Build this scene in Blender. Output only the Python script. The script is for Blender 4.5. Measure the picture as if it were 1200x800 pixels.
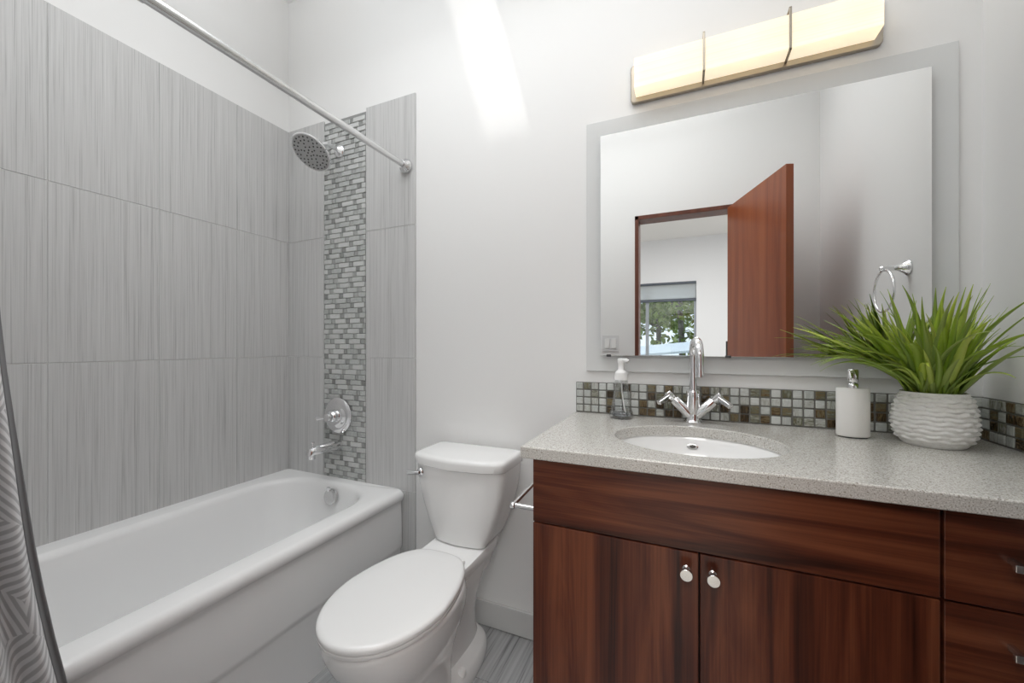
import bpy, bmesh, math, random
from mathutils import Vector, Matrix, noise

for o in list(bpy.data.objects):
    bpy.data.objects.remove(o)
scn = bpy.context.scene
COL = scn.collection
PI = math.pi

# ------------------------------------------------------------------ camera
H = 1.173
F_PX, YAW, CY = 458.73, 0.4109, 404.68
cam_d = bpy.data.cameras.new('camera')
cam_d.sensor_fit = 'HORIZONTAL'
cam_d.sensor_width = 36.0
cam_d.lens = 36.0 * F_PX / 1200.0
cam_d.shift_y = (CY - 400.0) / 1200.0
cam_d.clip_start = 0.02
cam_d.clip_end = 200
cam = bpy.data.objects.new('camera', cam_d)
COL.objects.link(cam)
cam.location = (0, 0, H)
cam.rotation_euler = (PI / 2, 0, YAW)
scn.camera = cam

# ------------------------------------------------------------------ light and exposure
scn.view_settings.view_transform = 'Standard'
scn.view_settings.look = 'None'
scn.view_settings.exposure = 0.38
scn.view_settings.gamma = 1.0
scn.view_settings.use_curve_mapping = False
scn.cycles.max_bounces = 12
scn.cycles.diffuse_bounces = 6
scn.cycles.glossy_bounces = 6
scn.cycles.transmission_bounces = 10
scn.cycles.sample_clamp_indirect = 6.0
scn.cycles.caustics_reflective = False
scn.cycles.caustics_refractive = False
scn.cycles.use_denoising = True

wd = bpy.data.worlds.new('sky')
scn.world = wd
wd.use_nodes = True
bg = wd.node_tree.nodes['Background']
bg.inputs['Color'].default_value = (0.80, 0.90, 1.0, 1)
bg.inputs['Strength'].default_value = 1.1

def aim(o, d):
    o.rotation_euler = Vector(d).to_track_quat('-Z', 'Y').to_euler()

sd = bpy.data.lights.new('sun', 'SUN')
sd.energy = .8
sd.angle = math.radians(1.3)
sd.color = (1.0, 0.97, 0.93)
so = bpy.data.objects.new('sun', sd)
COL.objects.link(so)
aim(so, (0.278, 0.55, -1.0))
so.location = (-3, -6, 9)

def area(name, loc, d, sx, sy, power, col):
    ld = bpy.data.lights.new(name, 'AREA')
    ld.shape = 'RECTANGLE'
    ld.size, ld.size_y = sx, sy
    ld.energy = power
    ld.color = col
    o = bpy.data.objects.new(name, ld)
    COL.objects.link(o)
    o.location = loc
    aim(o, d)
    return o
area('skylight_daylight', (-1.10, 0.835, 4.2), (0, 0, -1), 0.52, 1.10, .4, (0.97, 0.985, 1.0))
dn = area('bathroom_down_fill', (-.62, .72, 3.0), (0, 0, -1), 1.8, .5, 10.5, (0.975, 0.99, 1.0))  # added soft fill under the ceiling, no fixture behind it
dn.data.spread = math.radians(145)
area('bathroom_up_fill', (-.65, .70, 2.60), (0, 0, 1), 2.1, .8, 6.5, (0.975, 0.99, 1.0))  # added fill hovering in the room, bounces off the ceiling; no cove exists
area('bedroom_fill', (0.2, -1.5, 2.98), (0, 0, -1), 2.4, 2.0, 92, (1.0, 0.985, 0.96))  # unseen fill added to brighten the bedroom and the doorway

# ------------------------------------------------------------------ room numbers
D = 1.4674          # back wall
XL = -1.9556        # face of the left tiles
XR = 0.7389         # right wall
YF = 0.05           # inside face of the door wall
YF2 = -0.07
ZC = 3.03
BY = -4.5           # far bedroom wall
TILE_Y = D - 0.008

# ------------------------------------------------------------------ materials
def nmat(name):
    m = bpy.data.materials.new(name)
    m.use_nodes = True
    nt = m.node_tree
    return m, nt, nt.nodes['Principled BSDF']

def setp(b, col=None, rough=None, metal=None, spec=None, trans=None, ior=None, coat=None, coat_r=None):
    if col is not None: b.inputs['Base Color'].default_value = (*col, 1)
    if rough is not None: b.inputs['Roughness'].default_value = rough
    if metal is not None: b.inputs['Metallic'].default_value = metal
    if spec is not None: b.inputs['Specular IOR Level'].default_value = spec
    if trans is not None: b.inputs['Transmission Weight'].default_value = trans
    if ior is not None: b.inputs['IOR'].default_value = ior
    if coat is not None: b.inputs['Coat Weight'].default_value = coat
    if coat_r is not None: b.inputs['Coat Roughness'].default_value = coat_r

def N(nt, typ, **kw):
    n = nt.nodes.new(typ)
    for k, v in kw.items():
        setattr(n, k, v)
    return n

def L(nt, a, b): nt.links.new(a, b)

def coords(nt, scale=(1, 1, 1), island=False):
    tc = N(nt, 'ShaderNodeTexCoord')
    mp = N(nt, 'ShaderNodeMapping')
    mp.inputs['Scale'].default_value = scale
    L(nt, tc.outputs['Object'], mp.inputs['Vector'])
    if island:
        ge = N(nt, 'ShaderNodeNewGeometry')
        mu = N(nt, 'ShaderNodeMath', operation='MULTIPLY')
        mu.inputs[1].default_value = 37.0
        L(nt, ge.outputs['Random Per Island'], mu.inputs[0])
        cb = N(nt, 'ShaderNodeCombineXYZ')
        for i in range(3): L(nt, mu.outputs[0], cb.inputs[i])
        ad = N(nt, 'ShaderNodeVectorMath', operation='ADD')
        L(nt, mp.outputs[0], ad.inputs[0]); L(nt, cb.outputs[0], ad.inputs[1])
        return ad.outputs[0], ge.outputs['Random Per Island']
    return mp.outputs[0]

def noise_n(nt, vec, scale, detail=3, rough=0.5, dist=0.0):
    n = N(nt, 'ShaderNodeTexNoise')
    n.inputs['Scale'].default_value = scale
    n.inputs['Detail'].default_value = detail
    n.inputs['Roughness'].default_value = rough
    n.inputs['Distortion'].default_value = dist
    L(nt, vec, n.inputs['Vector'])
    return n.outputs['Fac']

def ramp(nt, fac, stops, interp='LINEAR'):
    r = N(nt, 'ShaderNodeValToRGB')
    r.color_ramp.interpolation = interp
    e = r.color_ramp.elements
    while len(e) < len(stops): e.new(0.5)
    for i, (p, c) in enumerate(stops):
        e[i].position = p
        e[i].color = (*c, 1)
    L(nt, fac, r.inputs['Fac'])
    return r.outputs['Color']

def bump(nt, b, fac, strength=0.2, dist=0.001):
    bp = N(nt, 'ShaderNodeBump')
    bp.inputs['Strength'].default_value = strength
    bp.inputs['Distance'].default_value = dist
    L(nt, fac, bp.inputs['Height'])
    L(nt, bp.outputs['Normal'], b.inputs['Normal'])

def plain(name, col, rough=0.5, **kw):
    m, nt, b = nmat(name)
    setp(b, col, rough, **kw)
    return m

def paint(name, col, rough=0.55, strength=0.06):
    m, nt, b = nmat(name)
    setp(b, col, rough, spec=0.35)
    v = coords(nt)
    bump(nt, b, noise_n(nt, v, 260, 3), strength, 0.0006)
    return m

M = {}
M['wall'] = paint('wall_paint', (0.83, 0.828, 0.82))
M['ceiling'] = paint('ceiling_paint', (0.84, 0.84, 0.835))
M['bed_wall'] = paint('bedroom_paint', (0.76, 0.775, 0.80))
M['base'] = plain('baseboard_paint', (0.66, 0.66, 0.65), 0.4)

def striated(name, lo, hi, scale, rough=0.42):
    m, nt, b = nmat(name)
    v, rnd = coords(nt, scale, True)
    n1 = noise_n(nt, v, 1.0, 4, 0.62)
    v2 = coords(nt, tuple(s * 0.22 for s in scale))
    n2 = noise_n(nt, v2, 1.0, 2, 0.5)
    mx = N(nt, 'ShaderNodeMath', operation='MULTIPLY_ADD')
    mx.inputs[1].default_value = 0.28
    L(nt, n2, mx.inputs[0]); L(nt, n1, mx.inputs[2])
    c = ramp(nt, mx.outputs[0], [(0.46, lo), (0.58, tuple(a * .35 + b_ * .65 for a, b_ in zip(lo, hi))), (0.84, hi)])
    L(nt, c, b.inputs['Base Color'])
    setp(b, None, rough, spec=0.4)
    bump(nt, b, n1, 0.10, 0.0008)
    return m
M['tile'] = striated('striated_grey_tile', (0.395, 0.394, 0.391), (0.625, 0.623, 0.618), (360, 360, 2.6))
M['floor_tile'] = striated('striated_floor_tile', (0.15, 0.15, 0.152), (0.46, 0.465, 0.47), (105, 1.5, 105))
M['grout'] = plain('pale_grout', (0.74, 0.74, 0.73), 0.8)
M['floor_grout'] = plain('floor_grout', (0.5, 0.5, 0.5), 0.8)
M['dark_grout'] = plain('dark_grout', (0.17, 0.165, 0.15), 0.8)
M['mosaic_grout'] = plain('mosaic_grout', (0.28, 0.285, 0.28), 0.8)

def island_mat(name, stops, rough, vein=None, scale=60):
    m, nt, b = nmat(name)
    v, rnd = coords(nt, (1, 1, 1), True)
    c = ramp(nt, rnd, stops, 'CONSTANT')
    if vein:
        n = noise_n(nt, v, scale, 3, 0.6, 1.8)
        f = ramp(nt, n, [(0.40, (0, 0, 0)), (0.66, (1, 1, 1))])
        mix = N(nt, 'ShaderNodeMix', data_type='RGBA', blend_type='MIX')
        ml = N(nt, 'ShaderNodeMath', operation='MULTIPLY')
        ml.inputs[1].default_value = vein[1]
        L(nt, f, ml.inputs[0])
        L(nt, ml.outputs[0], mix.inputs['Factor'])
        L(nt, c, mix.inputs['A'])
        mix.inputs['B'].default_value = (*vein[0], 1)
        c = mix.outputs['Result']
    L(nt, c, b.inputs['Base Color'])
    setp(b, None, rough, spec=0.5)
    return m
M['shower_mosaic_light'] = island_mat('shower_mosaic_light', [(0, (.46, .475, .465)), (.25, (.53, .54, .53)), (.5, (.42, .435, .425)), (.75, (.58, .59, .58))], 0.16, ((.62, .63, .62), .5), 40)
M['shower_mosaic_dark'] = island_mat('shower_mosaic_dark', [(0, (.30, .31, .30)), (.3, (.38, .39, .38)), (.6, (.26, .27, .26)), (.8, (.43, .44, .43))], 0.16, ((.40, .40, .39), .4), 60)
def splash_glass():
    m, nt, b = nmat('splash_glass')
    v, rnd = coords(nt, (1, 1, 1), True)
    pick = ramp(nt, rnd, [(0, (0, 0, 0)), (.5, (1, 1, 1))], 'CONSTANT')
    ng = []
    for sc in ((40, 40, 210), (210, 210, 40)):
        mp = N(nt, 'ShaderNodeMapping'); mp.inputs['Scale'].default_value = sc
        L(nt, v, mp.inputs['Vector'])
        ng.append(noise_n(nt, mp.outputs[0], 1.0, 3, .6, 1.2))
    mixn = N(nt, 'ShaderNodeMix', data_type='FLOAT')
    L(nt, pick, mixn.inputs['Factor']); L(nt, ng[0], mixn.inputs['A']); L(nt, ng[1], mixn.inputs['B'])
    # hop between the sheet colours from tile to tile, streak within each
    mu = N(nt, 'ShaderNodeMath', operation='MULTIPLY'); mu.inputs[1].default_value = 7.31
    fr_ = N(nt, 'ShaderNodeMath', operation='FRACT')
    L(nt, rnd, mu.inputs[0]); L(nt, mu.outputs[0], fr_.inputs[0])
    ad = N(nt, 'ShaderNodeMath', operation='MULTIPLY_ADD'); ad.inputs[1].default_value = .62
    L(nt, mixn.outputs['Result'], ad.inputs[0]); L(nt, fr_.outputs[0], ad.inputs[2])
    sb_ = N(nt, 'ShaderNodeMath', operation='SUBTRACT'); sb_.inputs[1].default_value = .31
    L(nt, ad.outputs[0], sb_.inputs[0])
    c = ramp(nt, sb_.outputs[0], [(0, (.03, .022, .012)), (.10, (.10, .062, .028)), (.18, (.20, .155, .08)), (.28, (.12, .125, .085)), (.38, (.30, .30, .25)), (.50, (.46, .47, .44)), (.72, (.64, .66, .64)), (1, (.44, .46, .44))])
    L(nt, c, b.inputs['Base Color'])
    setp(b, None, .10, spec=.5)
    return m
M['splash_glass'] = splash_glass()

M['chrome'] = plain('chrome', (0.88, 0.88, 0.89), 0.06, metal=1.0)
M['dark_hole'] = plain('dark_rubber', (0.06, 0.06, 0.06), 0.6)
M['nickel'] = plain('brushed_nickel', (0.46, 0.41, 0.34), 0.34, metal=1.0)
M['satin'] = plain('satin_steel', (0.70, 0.70, 0.70), 0.24, metal=1.0)
M['porcelain'] = plain('porcelain', (0.86, 0.86, 0.855), 0.08, spec=0.5, coat=0.3, coat_r=0.03)
M['tub'] = plain('tub_enamel', (0.87, 0.87, 0.868), 0.14, spec=0.5)
M['seat'] = plain('seat_plastic', (0.84, 0.84, 0.835), 0.2)
M['white_plastic'] = plain('white_plastic', (0.86, 0.86, 0.85), 0.3)
M['mirror'] = plain('silver_mirror', (0.93, 0.935, 0.93), 0.0, metal=1.0)
M['frosted'] = plain('frosted_glass_border', (0.70, 0.71, 0.705), 0.2, spec=0.6)
def clear_glass():
    m, nt, b = nmat('bottle_glass')
    t = N(nt, 'ShaderNodeBsdfTransparent'); t.inputs[0].default_value = (.985, .99, .99, 1)
    g = N(nt, 'ShaderNodeBsdfGlossy'); g.inputs['Roughness'].default_value = .02
    lw = N(nt, 'ShaderNodeLayerWeight'); lw.inputs[0].default_value = .32
    mu = N(nt, 'ShaderNodeMath', operation='MULTIPLY_ADD'); mu.inputs[1].default_value = .42; mu.inputs[2].default_value = .02
    L(nt, lw.outputs['Facing'], mu.inputs[0])
    ms = N(nt, 'ShaderNodeMixShader')
    L(nt, mu.outputs[0], ms.inputs[0]); L(nt, t.outputs[0], ms.inputs[1]); L(nt, g.outputs[0], ms.inputs[2])
    L(nt, ms.outputs[0], nt.nodes['Material Output'].inputs['Surface'])
    return m
M['curb_glass'] = clear_glass()
M['soap'] = plain('clear_soap', (0.86, 0.88, 0.93), 0.02, trans=1.0, ior=1.36)

def quartz():
    m, nt, b = nmat('speckled_quartz')
    v = coords(nt)
    n1 = noise_n(nt, v, 420, 2, 0.55)
    c1 = ramp(nt, n1, [(0.30, (.22, .205, .18)), (0.40, (.50, .485, .45)), (0.56, (.61, .595, .56)), (0.72, (.78, .77, .75))])
    n2 = noise_n(nt, v, 230, 1, 0.4)
    f2 = ramp(nt, n2, [(0.64, (0, 0, 0)), (0.70, (1, 1, 1))])
    mix = N(nt, 'ShaderNodeMix', data_type='RGBA')
    L(nt, f2, mix.inputs['Factor']); L(nt, c1, mix.inputs['A'])
    mix.inputs['B'].default_value = (.30, .27, .225, 1)
    L(nt, mix.outputs['Result'], b.inputs['Base Color'])
    setp(b, None, 0.16, spec=0.5)
    return m
M['quartz'] = quartz()

def wood(name, grain, dark, mid, light, rough=0.3, k=1.0, seed=0.0):
    m, nt, b = nmat(name)
    sc = {'x': (1.1, 16, 16), 'z': (16, 16, 1.1)}[grain]
    tc = N(nt, 'ShaderNodeTexCoord')
    mp = N(nt, 'ShaderNodeMapping')
    mp.inputs['Scale'].default_value = tuple(s * k for s in sc)
    mp.inputs['Location'].default_value = (seed, seed * 1.7, seed * .6)
    L(nt, tc.outputs['Object'], mp.inputs['Vector'])
    v = mp.outputs[0]
    big = noise_n(nt, v, 1.0, 4, 0.55, 0.9)
    mp2 = N(nt, 'ShaderNodeMapping')
    mp2.inputs['Scale'].default_value = tuple(s * k * (2.2 if s < 2 else 13) for s in sc)
    L(nt, tc.outputs['Object'], mp2.inputs['Vector'])
    fine = noise_n(nt, mp2.outputs[0], 1.0, 3, 0.6)
    mx = N(nt, 'ShaderNodeMath', operation='MULTIPLY_ADD')
    mx.inputs[1].default_value = 0.30
    L(nt, fine, mx.inputs[0]); L(nt, big, mx.inputs[2])
    c = ramp(nt, mx.outputs[0], [(0.45, dark), (0.63, mid), (0.86, light)])
    L(nt, c, b.inputs['Base Color'])
    setp(b, None, rough, spec=0.4)
    return m
WD, WM, WL = (.024, .0058, .0032), (.088, .0220, .0098), (.190, .060, .026)
M['wood_h'] = wood('walnut_horizontal_grain', 'x', WD, WM, WL)
M['wood_v'] = wood('walnut_vertical_grain', 'z', WD, WM, WL)
M['cherry'] = wood('cherry_door_veneer', 'z', (.18, .040, .012), (.25, .062, .019), (.32, .09, .030), 0.32, 0.7)
M['cherry_dark'] = wood('cherry_jamb', 'z', (.085, .024, .012), (.12, .035, .018), (.16, .05, .026), 0.4)
M['cabinet_dark'] = plain('cabinet_shadow_gap', (.012, .006, .005), 0.7)

def shade_mat():
    m, nt, b = nmat('lit_white_linen_glass')
    setp(b, (.85, .82, .75), 0.35)
    v = coords(nt, (0.8, 1, 160))
    n = noise_n(nt, v, 1.0, 2, .5)
    b.inputs['Emission Color'].default_value = (1.0, 0.885, 0.70, 1)
    b.inputs['Emission Strength'].default_value = .76
    tr = N(nt, 'ShaderNodeBsdfTranslucent')
    c = ramp(nt, n, [(0.35, (.86, .80, .70)), (0.65, (.97, .93, .86))])
    L(nt, c, tr.inputs['Color'])
    ms = N(nt, 'ShaderNodeMixShader')
    ms.inputs[0].default_value = 0.6
    out = nt.nodes['Material Output']
    L(nt, b.outputs[0], ms.inputs[1]); L(nt, tr.outputs[0], ms.inputs[2])
    L(nt, ms.outputs[0], out.inputs['Surface'])
    return m
M['shade'] = shade_mat()

# ------------------------------------------------------------------ mesh builder
class MB:
    def __init__(s):
        s.v, s.f, s.m, s.sm = [], [], [], []
        s.uv = None
    def add(s, verts, faces, mi=0, smooth=True):
        o = len(s.v)
        s.v += [tuple(v) for v in verts]
        for f in faces:
            s.f.append([i + o for i in f]); s.m.append(mi); s.sm.append(smooth)
        return s
    def box(s, x0, x1, y0, y1, z0, z1, bev=0.0, mi=0, mat=None, seg=2):
        bm = bmesh.new()
        bmesh.ops.create_cube(bm, size=1)
        for v in bm.verts:
            v.co = Vector(((x0 + x1) / 2 + v.co.x * (x1 - x0), (y0 + y1) / 2 + v.co.y * (y1 - y0), (z0 + z1) / 2 + v.co.z * (z1 - z0)))
        if bev > 0:
            bmesh.ops.bevel(bm, geom=list(bm.edges), offset=bev, segments=seg, profile=0.5, affect='EDGES')
        if mat is not None:
            bmesh.ops.transform(bm, matrix=mat, verts=list(bm.verts))
        bm.verts.index_update()
        s.add([v.co for v in bm.verts], [[v.index for v in f.verts] for f in bm.faces], mi, False)
        bm.free()
        return s
    def loft(s, rings, cap0=True, cap1=True, mi=0, smooth=True, closed=True):
        n = len(rings[0]); verts = [p for r in rings for p in r]; faces = []
        for i in range(len(rings) - 1):
            for j in range(n if closed else n - 1):
                k = (j + 1) % n
                faces.append([i * n + j, i * n + k, (i + 1) * n + k, (i + 1) * n + j])
        if cap0: faces.append(list(range(n))[::-1])
        if cap1: faces.append([(len(rings) - 1) * n + j for j in range(n)])
        return s.add(verts, faces, mi, smooth)
    def lathe(s, prof, origin, axis=(0, 0, 1), n=40, mi=0, cap0=True, cap1=True, smooth=True):
        """prof: (radius, distance along axis)"""
        ax = Vector(axis).normalized()
        t = Vector((1, 0, 0)) if abs(ax.x) < 0.9 else Vector((0, 1, 0))
        u = ax.cross(t).normalized(); w = ax.cross(u)
        o = Vector(origin)
        rings = []
        for r, h in prof:
            rings.append([o + ax * h + (u * math.cos(2 * PI * j / n) + w * math.sin(2 * PI * j / n)) * max(r, 1e-5) for j in range(n)])
        return s.loft(rings, cap0, cap1, mi, smooth)
    def tube(s, pts, rad, n=16, mi=0, caps=True, up=None):
        pts = [Vector(p) for p in pts]
        rads = rad if isinstance(rad, (list, tuple)) else [rad] * len(pts)
        tang = []
        for i in range(len(pts)):
            a = pts[max(i - 1, 0)]; b = pts[min(i + 1, len(pts) - 1)]
            tang.append((b - a).normalized())
        t0 = tang[0]
        ref = Vector((0, 0, 1)) if abs(t0.z) < 0.9 else Vector((1, 0, 0))
        u = t0.cross(ref).normalized()
        rings = []
        for p, t, r in zip(pts, tang, rads):
            u = (u - t * u.dot(t)).normalized(); w = t.cross(u)
            rings.append([p + (u * math.cos(2 * PI * j / n) + w * math.sin(2 * PI * j / n)) * r for j in range(n)])
        return s.loft(rings, caps, caps, mi)
    def sphere(s, c, r, sc=(1, 1, 1), n=20, m=12, mi=0):
        rings = []
        for i in range(m + 1):
            a = -PI / 2 + PI * i / m
            rr = max(math.cos(a) * r, 1e-5)
            rings.append([Vector((c[0] + rr * math.cos(2 * PI * j / n) * sc[0], c[1] + rr * math.sin(2 * PI * j / n) * sc[1], c[2] + math.sin(a) * r * sc[2])) for j in range(n)])
        return s.loft(rings, True, True, mi)

ORG = {}
def build(name, mb, mats, parent=None, auto=40, origin=None):
    if parent is not None:
        org = ORG[parent.name]
    else:
        org = Vector(origin) if origin is not None else Vector((0, 0, 0))
    me = bpy.data.meshes.new(name)
    me.from_pydata([tuple(Vector(v) - org) for v in mb.v], [], mb.f)
    if not isinstance(mats, (list, tuple)): mats = [mats]
    for m in mats: me.materials.append(m)
    for i, p in enumerate(me.polygons):
        p.material_index = mb.m[i]; p.use_smooth = mb.sm[i]
    bm = bmesh.new(); bm.from_mesh(me)
    bmesh.ops.recalc_face_normals(bm, faces=list(bm.faces))
    lim = math.radians(auto)
    for e in bm.edges:
        if len(e.link_faces) == 2 and e.calc_face_angle(0) > lim:
            e.smooth = False
    bm.to_mesh(me); bm.free()
    me.update()
    o = bpy.data.objects.new(name, me)
    COL.objects.link(o)
    if parent is not None:
        o.parent = parent
    else:
        o.location = org
    ORG[o.name] = org
    return o

def thing(name, loc, label, cat, group=None):
    o = bpy.data.objects.new(name, None)
    o.empty_display_size = 0.05
    COL.objects.link(o)
    o.location = loc
    o['label'] = label; o['category'] = cat
    if group: o['group'] = group
    ORG[o.name] = Vector(loc)
    return o

def struct(o, label=None, cat=None):
    o['kind'] = 'structure'
    if label: o['label'] = label
    if cat: o['category'] = cat
    return o

def sring(cx, cy, rx, ry, z, p=2.0, n=64, front=None, back=None):
    """superellipse ring; front / back give separate half lengths towards -y / +y"""
    out = []
    for j in range(n):
        a = 2 * PI * j / n
        c, s_ = math.cos(a), math.sin(a)
        x = math.copysign(abs(c) ** (2 / p), c) * rx
        l = ry if front is None else (back if s_ > 0 else front)
        y = math.copysign(abs(s_) ** (2 / p), s_) * l
        out.append(Vector((cx + x, cy + y, z)))
    return out

# ================================================================== THE ROOM
# floor: one mesh of tiles on grout
fl = MB()
fl.box(-3.2, 3.2, BY - .15, D + .15, -0.10, -0.0035, mi=1)
for i in range(9):
    x0 = -1.02 + .305 * (i - 3)
    for k in range(5):
        y0 = 0.0 + .61 * k + (.305 if i % 2 else 0) - .61
        a, b_ = max(x0, XL - .02), min(x0 + .303, XR)
        c, d_ = max(y0, -0.02), min(y0 + .608, D)
        if b_ > a + .01 and d_ > c + .01: fl.box(a, b_, c, d_, -0.0035, 0.0, .0006, 0, seg=1)
fo = struct(build('floor', fl, [M['floor_tile'], M['floor_grout']]), 'grey striated tile floor', 'floor')
bf = MB(); bf.box(-3.2, 3.2, BY - .1, YF2 + .05, -.0035, 0.0)
struct(build('floor_bedroom', bf, paint('bedroom_carpet', (.50, .47, .43), .9, .4)), 'carpet floor of the bedroom beyond the door', 'floor')

# walls
def wallbox(name, mb, mat, label):
    return struct(build(name, mb, mat), label, 'wall')
wb = MB(); wb.box(XL - .15, XR + .15, D, D + .15, 0, ZC + .1)
wall_back = wallbox('wall_back', wb, M['wall'], 'white painted wall behind the toilet and the vanity')
wl = MB(); wl.box(XL - .16, XL - .010, YF2, D + .15, 0, ZC + .1)
wall_left = wallbox('wall_left', wl, M['wall'], 'white wall with grey tiles along the bathtub')
wr = MB(); wr.box(XR, XR + .12, YF, D + .15, 0, ZC + .1)
wall_right = wallbox('wall_right', wr, M['wall'], 'white wall at the right end of the vanity')
OX0, OX1, OZ = -.3027, .335, 2.066
wf = MB()
wf.box(XL - .16, OX0, YF2, YF, 0, ZC + .1)
wf.box(OX1, XR + .12, YF2, YF, 0, ZC + .1)
wf.box(OX0, OX1, YF2, YF, OZ, ZC + .1)
wall_front = wallbox('wall_front', wf, M['wall'], 'white wall with the doorway, seen in the mirror')

# ceiling with the skylight shaft
SX0, SX1, SY0, SY1, ST = -1.374, -.832, .27, 1.40, ZC + 1.2
ce = MB()
ce.box(XL - .16, SX0, YF2, D + .15, ZC, ZC + .12)
ce.box(SX1, XR + .12, YF2, D + .15, ZC, ZC + .12)
ce.box(SX0, SX1, YF2, SY0, ZC, ZC + .12)
ce.box(SX0, SX1, SY1, D + .15, ZC, ZC + .12)
ce.box(SX0 - .05, SX0, SY0 - .05, SY1 + .05, ZC + .1, ST)
ce.box(SX1, SX1 + .05, SY0 - .05, SY1 + .05, ZC + .1, ST)
ce.box(SX0, SX1, SY0 - .05, SY0, ZC + .1, ST)
ce.box(SX0, SX1, SY1, SY1 + .05, ZC + .1, ST)
struct(build('ceiling', ce, M['ceiling']), 'white ceiling with a skylight shaft above the toilet', 'ceiling')

# bedroom shell beyond the doorway
WX0, WX1, WZ0, WZ1 = -1.10, .2156, .95, 2.276
bw = MB()
bw.box(-3.1, WX0, BY - .15, BY, 0, ZC)
bw.box(WX1, 3.1, BY - .15, BY, 0, ZC)
bw.box(WX0, WX1, BY - .15, BY, 0, WZ0)
bw.box(WX0, WX1, BY - .15, BY, WZ1, ZC)
wallbox('wall_bedroom_far', bw, M['bed_wall'], 'pale bedroom wall with the window, seen through the doorway')
b1 = MB(); b1.box(-3.2, -3.1, BY - .15, YF2, 0, ZC)
wallbox('wall_bedroom_left', b1, M['bed_wall'], 'bedroom side wall')
b2 = MB(); b2.box(3.1, 3.2, BY - .15, YF2, 0, ZC)
wallbox('wall_bedroom_right', b2, M['bed_wall'], 'bedroom side wall')
b3 = MB(); b3.box(-3.2, XL - .16, YF2 - .0, YF2 + .1, 0, ZC); b3.box(XR + .12, 3.2, YF2, YF2 + .1, 0, ZC)
wallbox('wall_bedroom_near', b3, M['bed_wall'], 'bedroom wall beside the bathroom')
b4 = MB(); b4.box(-3.2, 3.2, BY - .15, YF2, ZC, ZC + .12)
struct(build('ceiling_bedroom', b4, M['ceiling']), 'white bedroom ceiling', 'ceiling')

# baseboards
bb = MB()
bb.box(-1.105, -.347, D - .013, D, 0.004, .105, .002)
struct(build('baseboard_back', bb, M['base']), 'grey painted baseboard behind the toilet', 'baseboard')
bb = MB(); bb.box(XL + .9, OX0, YF, YF + .013, 0.004, .105, .002); bb.box(OX1, XR, YF, YF + .013, .004, .105, .002)
struct(build('baseboard_front', bb, M['base']), 'grey painted baseboard at the door wall', 'baseboard')

# wall tiles
ROWS = [(.04, .5013), (.5037, 1.1126), (1.1150, 1.7251), (1.7275, 2.3263)]
tl = MB()
tl.box(XL - .0101, XL - .0022, YF, D, .0, 2.3255, mi=1)
ys = [.2773 - .3048, .2773, .5821, .8869, 1.1917, D]
for a, b_ in zip(ys[:-1], ys[1:]):
    for z0, z1 in ROWS:
        tl.box(XL - .008, XL, max(a, YF) + .0008, b_ - .0008, z0, z1, .0007, 0, seg=1)
build('tile_panel', tl, [M['tile'], M['grout']], wall_left)
tb = MB()
MX0, MX1 = -1.690, -1.410
for x0, x1 in ((XL, MX0), (MX1, -1.117)):
    tb.box(x0, x1 - .002, TILE_Y + .0022, D + .0001, 0, 2.3255, mi=1)
    for z0, z1 in ROWS:
        tb.box(x0 + .0008, x1 - .0008, TILE_Y, TILE_Y + .008, z0, z1, .0007, 0, seg=1)
build('tile_panel', tb, [M['tile'], M['grout']], wall_back)
tm = MB()
tm.box(MX0, MX1, TILE_Y + .004, D + .0001, .45, 2.312, mi=2)
rng = random.Random(7)
z = .47; r = 0
while z + .0254 < 2.315:
    x = MX0 + .001 - (.01, .055, .03, .078)[r % 4] - rng.uniform(0, .018)
    k = 0
    while x < MX1 - .003:
        w = (.072 if k % 2 == 0 else .0245) + rng.uniform(-.004, .004)
        a, b_ = max(x, MX0 + .001), min(x + w, MX1 - .001)
        if b_ - a > .006:
            tm.box(a, b_ - .0018, TILE_Y - (.0015 if k % 2 == 0 else -.0005), TILE_Y + .006, z, z + .0234, .0022, k % 2, seg=1)
        x += w; k += 1
    z += .0254; r += 1
build('mosaic_strip', tm, [M['shower_mosaic_light'], M['shower_mosaic_dark'], M['mosaic_grout']], wall_back)

# doorway: frame, leaf, hinges
df = MB()
df.box(OX0, OX0 + .0254, YF2 - .004, YF + .004, 0, OZ, .0015)
df.box(OX1 - .0254, OX1, YF2 - .004, YF + .004, 0, OZ, .0015)
df.box(OX0, OX1, YF2 - .004, YF + .004, OZ - .0265, OZ, .0015)
door = struct(build('door_1', df, M['cherry_dark']), 'reddish wooden door standing open, seen in the mirror', 'door')
pin = Vector((.292, .062, 0)); ang = math.atan2(.577, .197)
mt = Matrix.Translation(pin) @ Matrix.Rotation(ang, 4, 'Z')
dl = MB(); dl.box(0, .60, 0, .035, .012, 2.04, .0015, mat=mt)
leaf = build('door_leaf', dl, M['cherry'], door)
for hz in (.25, 1.11):
    hg = MB(); hg.lathe([(.007, 0), (.007, .09)], (pin.x - .034, pin.y + .000, hz), n=14)
    build('hinge', hg, M['dark_hole'], door)

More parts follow.
